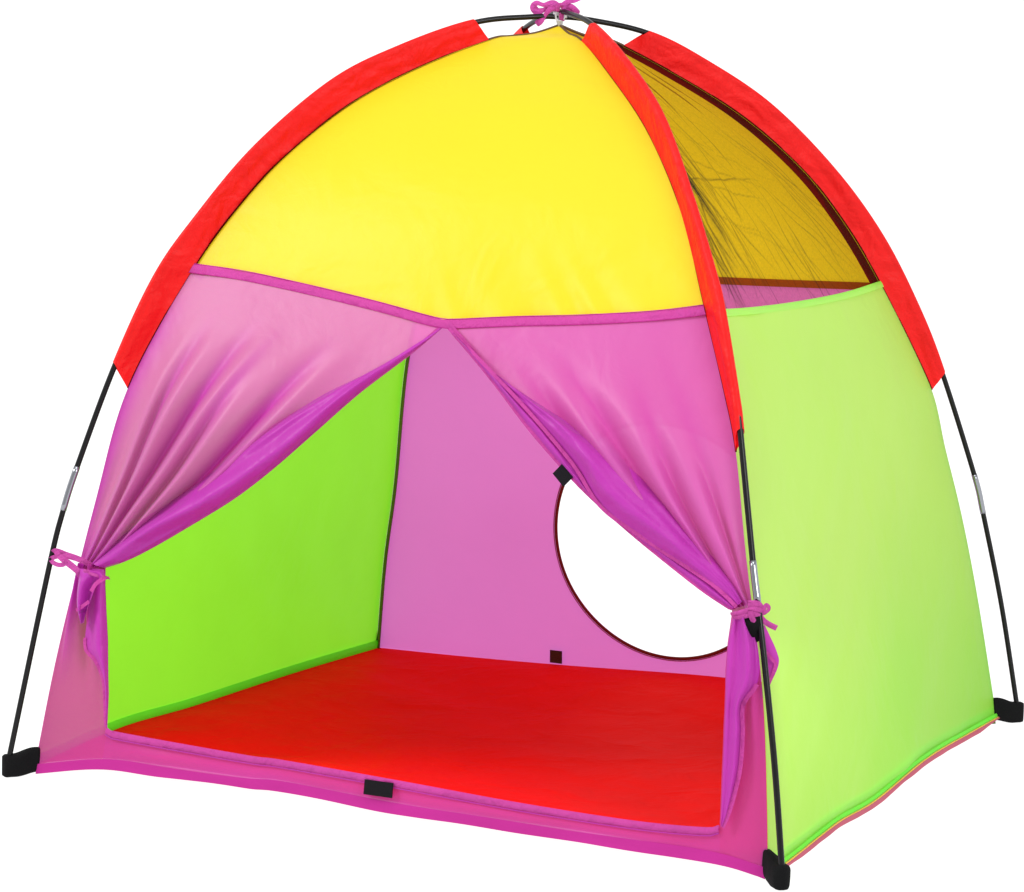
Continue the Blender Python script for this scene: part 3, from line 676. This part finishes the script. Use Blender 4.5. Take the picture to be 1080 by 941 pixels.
# ---- pole sleeves: a double fin of red cloth from the corner seam out round the pole
def profile(L, z0, z1, n):
    D = np.array([list(p) for p in spline(L, 600)])
    i0 = int(np.argmin(abs(D[:, 1] - z0))); i1 = int(np.argmin(abs(D[:, 1] - z1)))
    D = D[i0:i1 + 1]
    s = np.concatenate([[0], np.cumsum(np.linalg.norm(np.diff(D, axis=0), axis=1))]); q = np.linspace(0, s[-1], n)
    return [(float(np.interp(t, s, D[:, 0])), float(np.interp(t, s, D[:, 1]))) for t in q]
SLV = {FL: (.587, 1.1345, .622, 1.1608), FR: (.570, 1.136, .598, 1.1595), BR: (.581, 1.1325, .609, 1.1545), BL: (.580, 1.130, .612, 1.158)}
NS = 110
for k in (FL, FR, BR, BL):
    zi0, zi1, zo0, zo1 = SLV[k]
    inn = profile(SEAM[k], zi0, zi1, NS); outp = profile(POLE[k], zo0, zo1, NS)
    verts = []; uvs = []; faces = []; nw = 12
    for i in range(NS):
        a = cpt(k, *inn[i]); b = cpt(k, *outp[i]); d = (b - a); Ld = d.length; d.normalize()
        sd = Vector((-k[1] * B, k[0] * A, 0)).normalized() * (1 if k[0] * k[1] > 0 else 1)
        sec = []
        for j in range(nw):                       # one side
            w = j / nw; h = .0010 + .0050 * smooth(w * 1.05) + .0018 * nz(i * .06, w * 3, k[0] * 3 + k[1]) + .0016 * math.sin(PI * w) * nz(i * .30 - w * 2.2, w * 1.5, 9 + k[0])
            sec.append(a + d * (Ld * w * .985) + sd * max(h, .0008))
        for j in range(9):                        # round the pole
            t = PI / 2 - PI * j / 8; sec.append(b + d * (.0064 * math.cos(t)) + sd * (.0062 * math.sin(t)))
        for j in reversed(range(nw)):
            w = j / nw; h = .0010 + .0050 * smooth(w * 1.05) + .0018 * nz(i * .06, w * 3, 5 + k[0] * 3 + k[1])
            sec.append(a + d * (Ld * w * .985) - sd * max(h, .0008))
        for j, p in enumerate(sec): verts.append(p); uvs.append((j / len(sec), i / NS))
    m = 2 * nw + 9
    for i in range(NS - 1):
        for j in range(m - 1):
            a = i * m + j; faces.append((a, a + 1, a + m + 1, a + m))
    sl = link('pole_sleeve', verts, faces, M['red'], tent, uvs)
    cd = MB(); cd.tube([cpt(k, r, z) for r, z in inn], .0013, 6); cd.build('seam_cord', M['maroon'], sl)
    fr2 = MB()
    fr2.tube([cpt(k, r, z, .0) for r, z in profile(SEAM[k], zi1, 1.1605, 40)], .0022, 6); fr2.build('seam_tape', M['dark_seam'], sl)

# ---- poles
FERR = {FL: (.399, .468), FR: (.373, .428), BR: (.370, .437), BL: (.375, .440)}
for a, b in ((FL, BR), (FR, BL)):
    pts = [cpt(a, r, z) for r, z in POLE[a]] + [cpt(b, r, z) for r, z in reversed(POLE[b][:-1])]
    po = MB().tube(spline(pts, 260), .0044, 14).build('pole', M['pole'], tent)
    for k in (a, b):
        z0, z1 = FERR[k]
        pr_ = profile(POLE[k], z0, z1, 8)
        MB().tube([cpt(k, r, z) for r, z in pr_], .0051, 16).build('ferrule', M['steel'], po)

# ---- foot pockets
for k in (FL, FR, BR, BL):
    mb = MB(); d = Vector((k[0] * A, k[1] * B, 0)).normalized(); sd = Vector((-d.y, d.x, 0))
    r0 = {FL: .988, FR: 1.000, BR: .998, BL: .985}[k]; r1 = {FL: 1.058, FR: 1.074, BR: 1.069, BL: 1.062}[k]
    rings = 16; nr = 20
    for i in range(rings + 1):
        t = i / rings; r = lerp(r0, r1, t)
        base = cpt(k, r, 0); gz = ground_z(base.x, base.y) + .001
        hi = lerp(.044, .034, t) + (.002 * math.sin(t * 7)); lo_ = lerp(.006, 0, smooth(t * 1.6))
        wd = lerp(.006, .0125, smooth(t * 1.3))
        end = 1.0
        if t > .86: end = math.sqrt(max(0, 1 - ((t - .86) / .145) ** 2))
        cz = gz + (hi + lo_) / 2; hh = (hi - lo_) / 2 * lerp(.80, 1, end); ww = wd * max(end, .12)
        for j in range(nr):
            a = 2 * PI * j / nr; c, s = math.cos(a), math.sin(a)
            x = math.copysign(abs(c) ** .55, c) * ww; y = math.copysign(abs(s) ** .45, s) * hh
            mb.v.append(Vector((base.x, base.y, cz + y)) + sd * (x + .0010 * nz(t * 5, a))); mb.uv.append((t, j / nr))
    for i in range(rings):
        for j in range(nr):
            a = i * nr + j; b = i * nr + (j + 1) % nr; mb.f.append((a, b, b + nr, a + nr))
    mb.f.append(tuple(rings * nr + j for j in range(nr))); mb.f.append(tuple(reversed(range(nr))))
    mb.build('foot_pocket', M['black_cloth'], tent)

# ---- hub clip and its bow
hub = MB()
H0 = Vector((0, 0, 1.178))
hub.tube([H0 + CR * x for x in (-.011, -.004, .004, .011)], .0062, 14)
hub.tube([H0 + UP * z for z in (-.020, -.012, 0, .006)], lambda t: .0035 + .0025 * math.sin(PI * t), 12)
ring = [H0 + CR * (.007 * math.cos(t)) + UP * (-.002 + .009 * math.sin(t)) + OUT * .007 for t in [2 * PI * i / 24 for i in range(25)]]
hub.tube(ring, .0018, 8, cap=False)
hb = hub.build('hub_clip', M['clip'], tent)
bw2 = MB()
K = H0 + UP * .008
bw2.ribbon([off(K, -.1, .1, 1.0), off(K, -1.2, .75, 1.2), off(K, -2.6, .55, 1.1), off(K, -3.7, .8, 1.0), off(K, -4.2, .2, .7), off(K, -3.7, -.45, .6), off(K, -2.9, -.35, .8), off(K, -1.8, .15, .7), off(K, -.2, .1, .8)], lambda t: .0095 + .003 * math.sin(t * 14), OUT + UP * .15, fold=.0015)
bw2.ribbon([off(K, -.5, .4, 1.2), off(K, -1.6, -.1, 1.4), off(K, -2.5, -1.2, 1.1), off(K, -3.0, -1.9, 1.2), off(K, -3.7, -2.5, .9)], lambda t: .0085 + .002 * math.sin(t * 9), OUT, fold=.001)
bw2.ribbon([off(K, .0, .2, 1.2), off(K, 1.0, 1.1, 1.3), off(K, 2.2, 1.35, .9), off(K, 3.2, 1.75, 1.1), off(K, 4.3, 1.85, .9)], lambda t: .0090 - .004 * t, OUT + UP * .3, fold=.001)
bw2.ribbon([off(K, .1, .1, 1.1), off(K, 1.0, .55, 1.0), off(K, 1.9, .35, 1.2), off(K, 2.8, -.5, .9), off(K, 2.1, -.35, .7), off(K, 1.2, .2, .8), off(K, .2, .1, .9)], .0080, OUT + UP * .2, fold=.001)
bw2.ribbon([off(K, -.5, -.3, 1.2), off(K, -.3, .45, 1.5), off(K, .3, .55, 1.5), off(K, .5, -.1, 1.3), off(K, .2, -1.0, 1.0), off(K, .4, -1.9, .7)], .0075, OUT, fold=.0015)
bw2.build('bow', M['ribbon'], hb)

# ------------------------------------------------------------------ light
world = bpy.data.worlds.new('World'); scene.world = world; world.use_nodes = True
bg = world.node_tree.nodes['Background']; bg.inputs['Color'].default_value = (1, 1, 1, 1); bg.inputs['Strength'].default_value = .72
def area(name, loc, tgt, size, power, col=(1, 1, 1)):
    l = bpy.data.lights.new(name, 'AREA'); l.shape = 'SQUARE'; l.size = size; l.energy = power; l.color = col
    o = bpy.data.objects.new(name, l); COL.objects.link(o); o.location = loc
    o.rotation_euler = (Vector(tgt) - Vector(loc)).to_track_quat('-Z', 'Y').to_euler(); return o
area('key_light', (-3.2, -3.6, 3.6), (0, 0, .5), 1.6, 170)  # added lamp out of view, models the folds and sheen
area('fill_light', (2.9, -2.0, 2.1), (.6, -.2, .5), 1.3, 46)  # added lamp out of view, brightens the front of the right wall

area('top_fill_light', (.6, -1.6, 4.2), (0, -.1, .9), 2.0, 42)  # weak lamp added overhead, evens out the roof brightness

# ------------------------------------------------------------------ camera
Rm = [[.9011959575825411, .4324627650823684, .02866710404277449],
      [.07825283062149742, -.09729942488258234, -.9921740353472479],
      [-.42628903403279117, .896386511910365, -.12152728388528438]]
cam = bpy.data.cameras.new('camera'); co = bpy.data.objects.new('camera', cam); COL.objects.link(co)
cam.sensor_fit = 'HORIZONTAL'; cam.sensor_width = 36; cam.lens = 2993.5316 * 36 / 1080
cam.clip_start = .1; cam.clip_end = 200
mw_ = Matrix(((Rm[0][0], -Rm[1][0], -Rm[2][0], 1.891548166706818),
              (Rm[0][1], -Rm[1][1], -Rm[2][1], -4.108002273336155),
              (Rm[0][2], -Rm[1][2], -Rm[2][2], 1.044356794332667), (0, 0, 0, 1)))
co.matrix_world = mw_
scene.camera = co

scene.render.engine = 'CYCLES'
scene.cycles.max_bounces = 10; scene.cycles.transparent_max_bounces = 16; scene.cycles.transmission_bounces = 8
scene.view_settings.view_transform = 'Standard'; scene.view_settings.look = 'None'
scene.view_settings.exposure = 0; scene.view_settings.gamma = 1
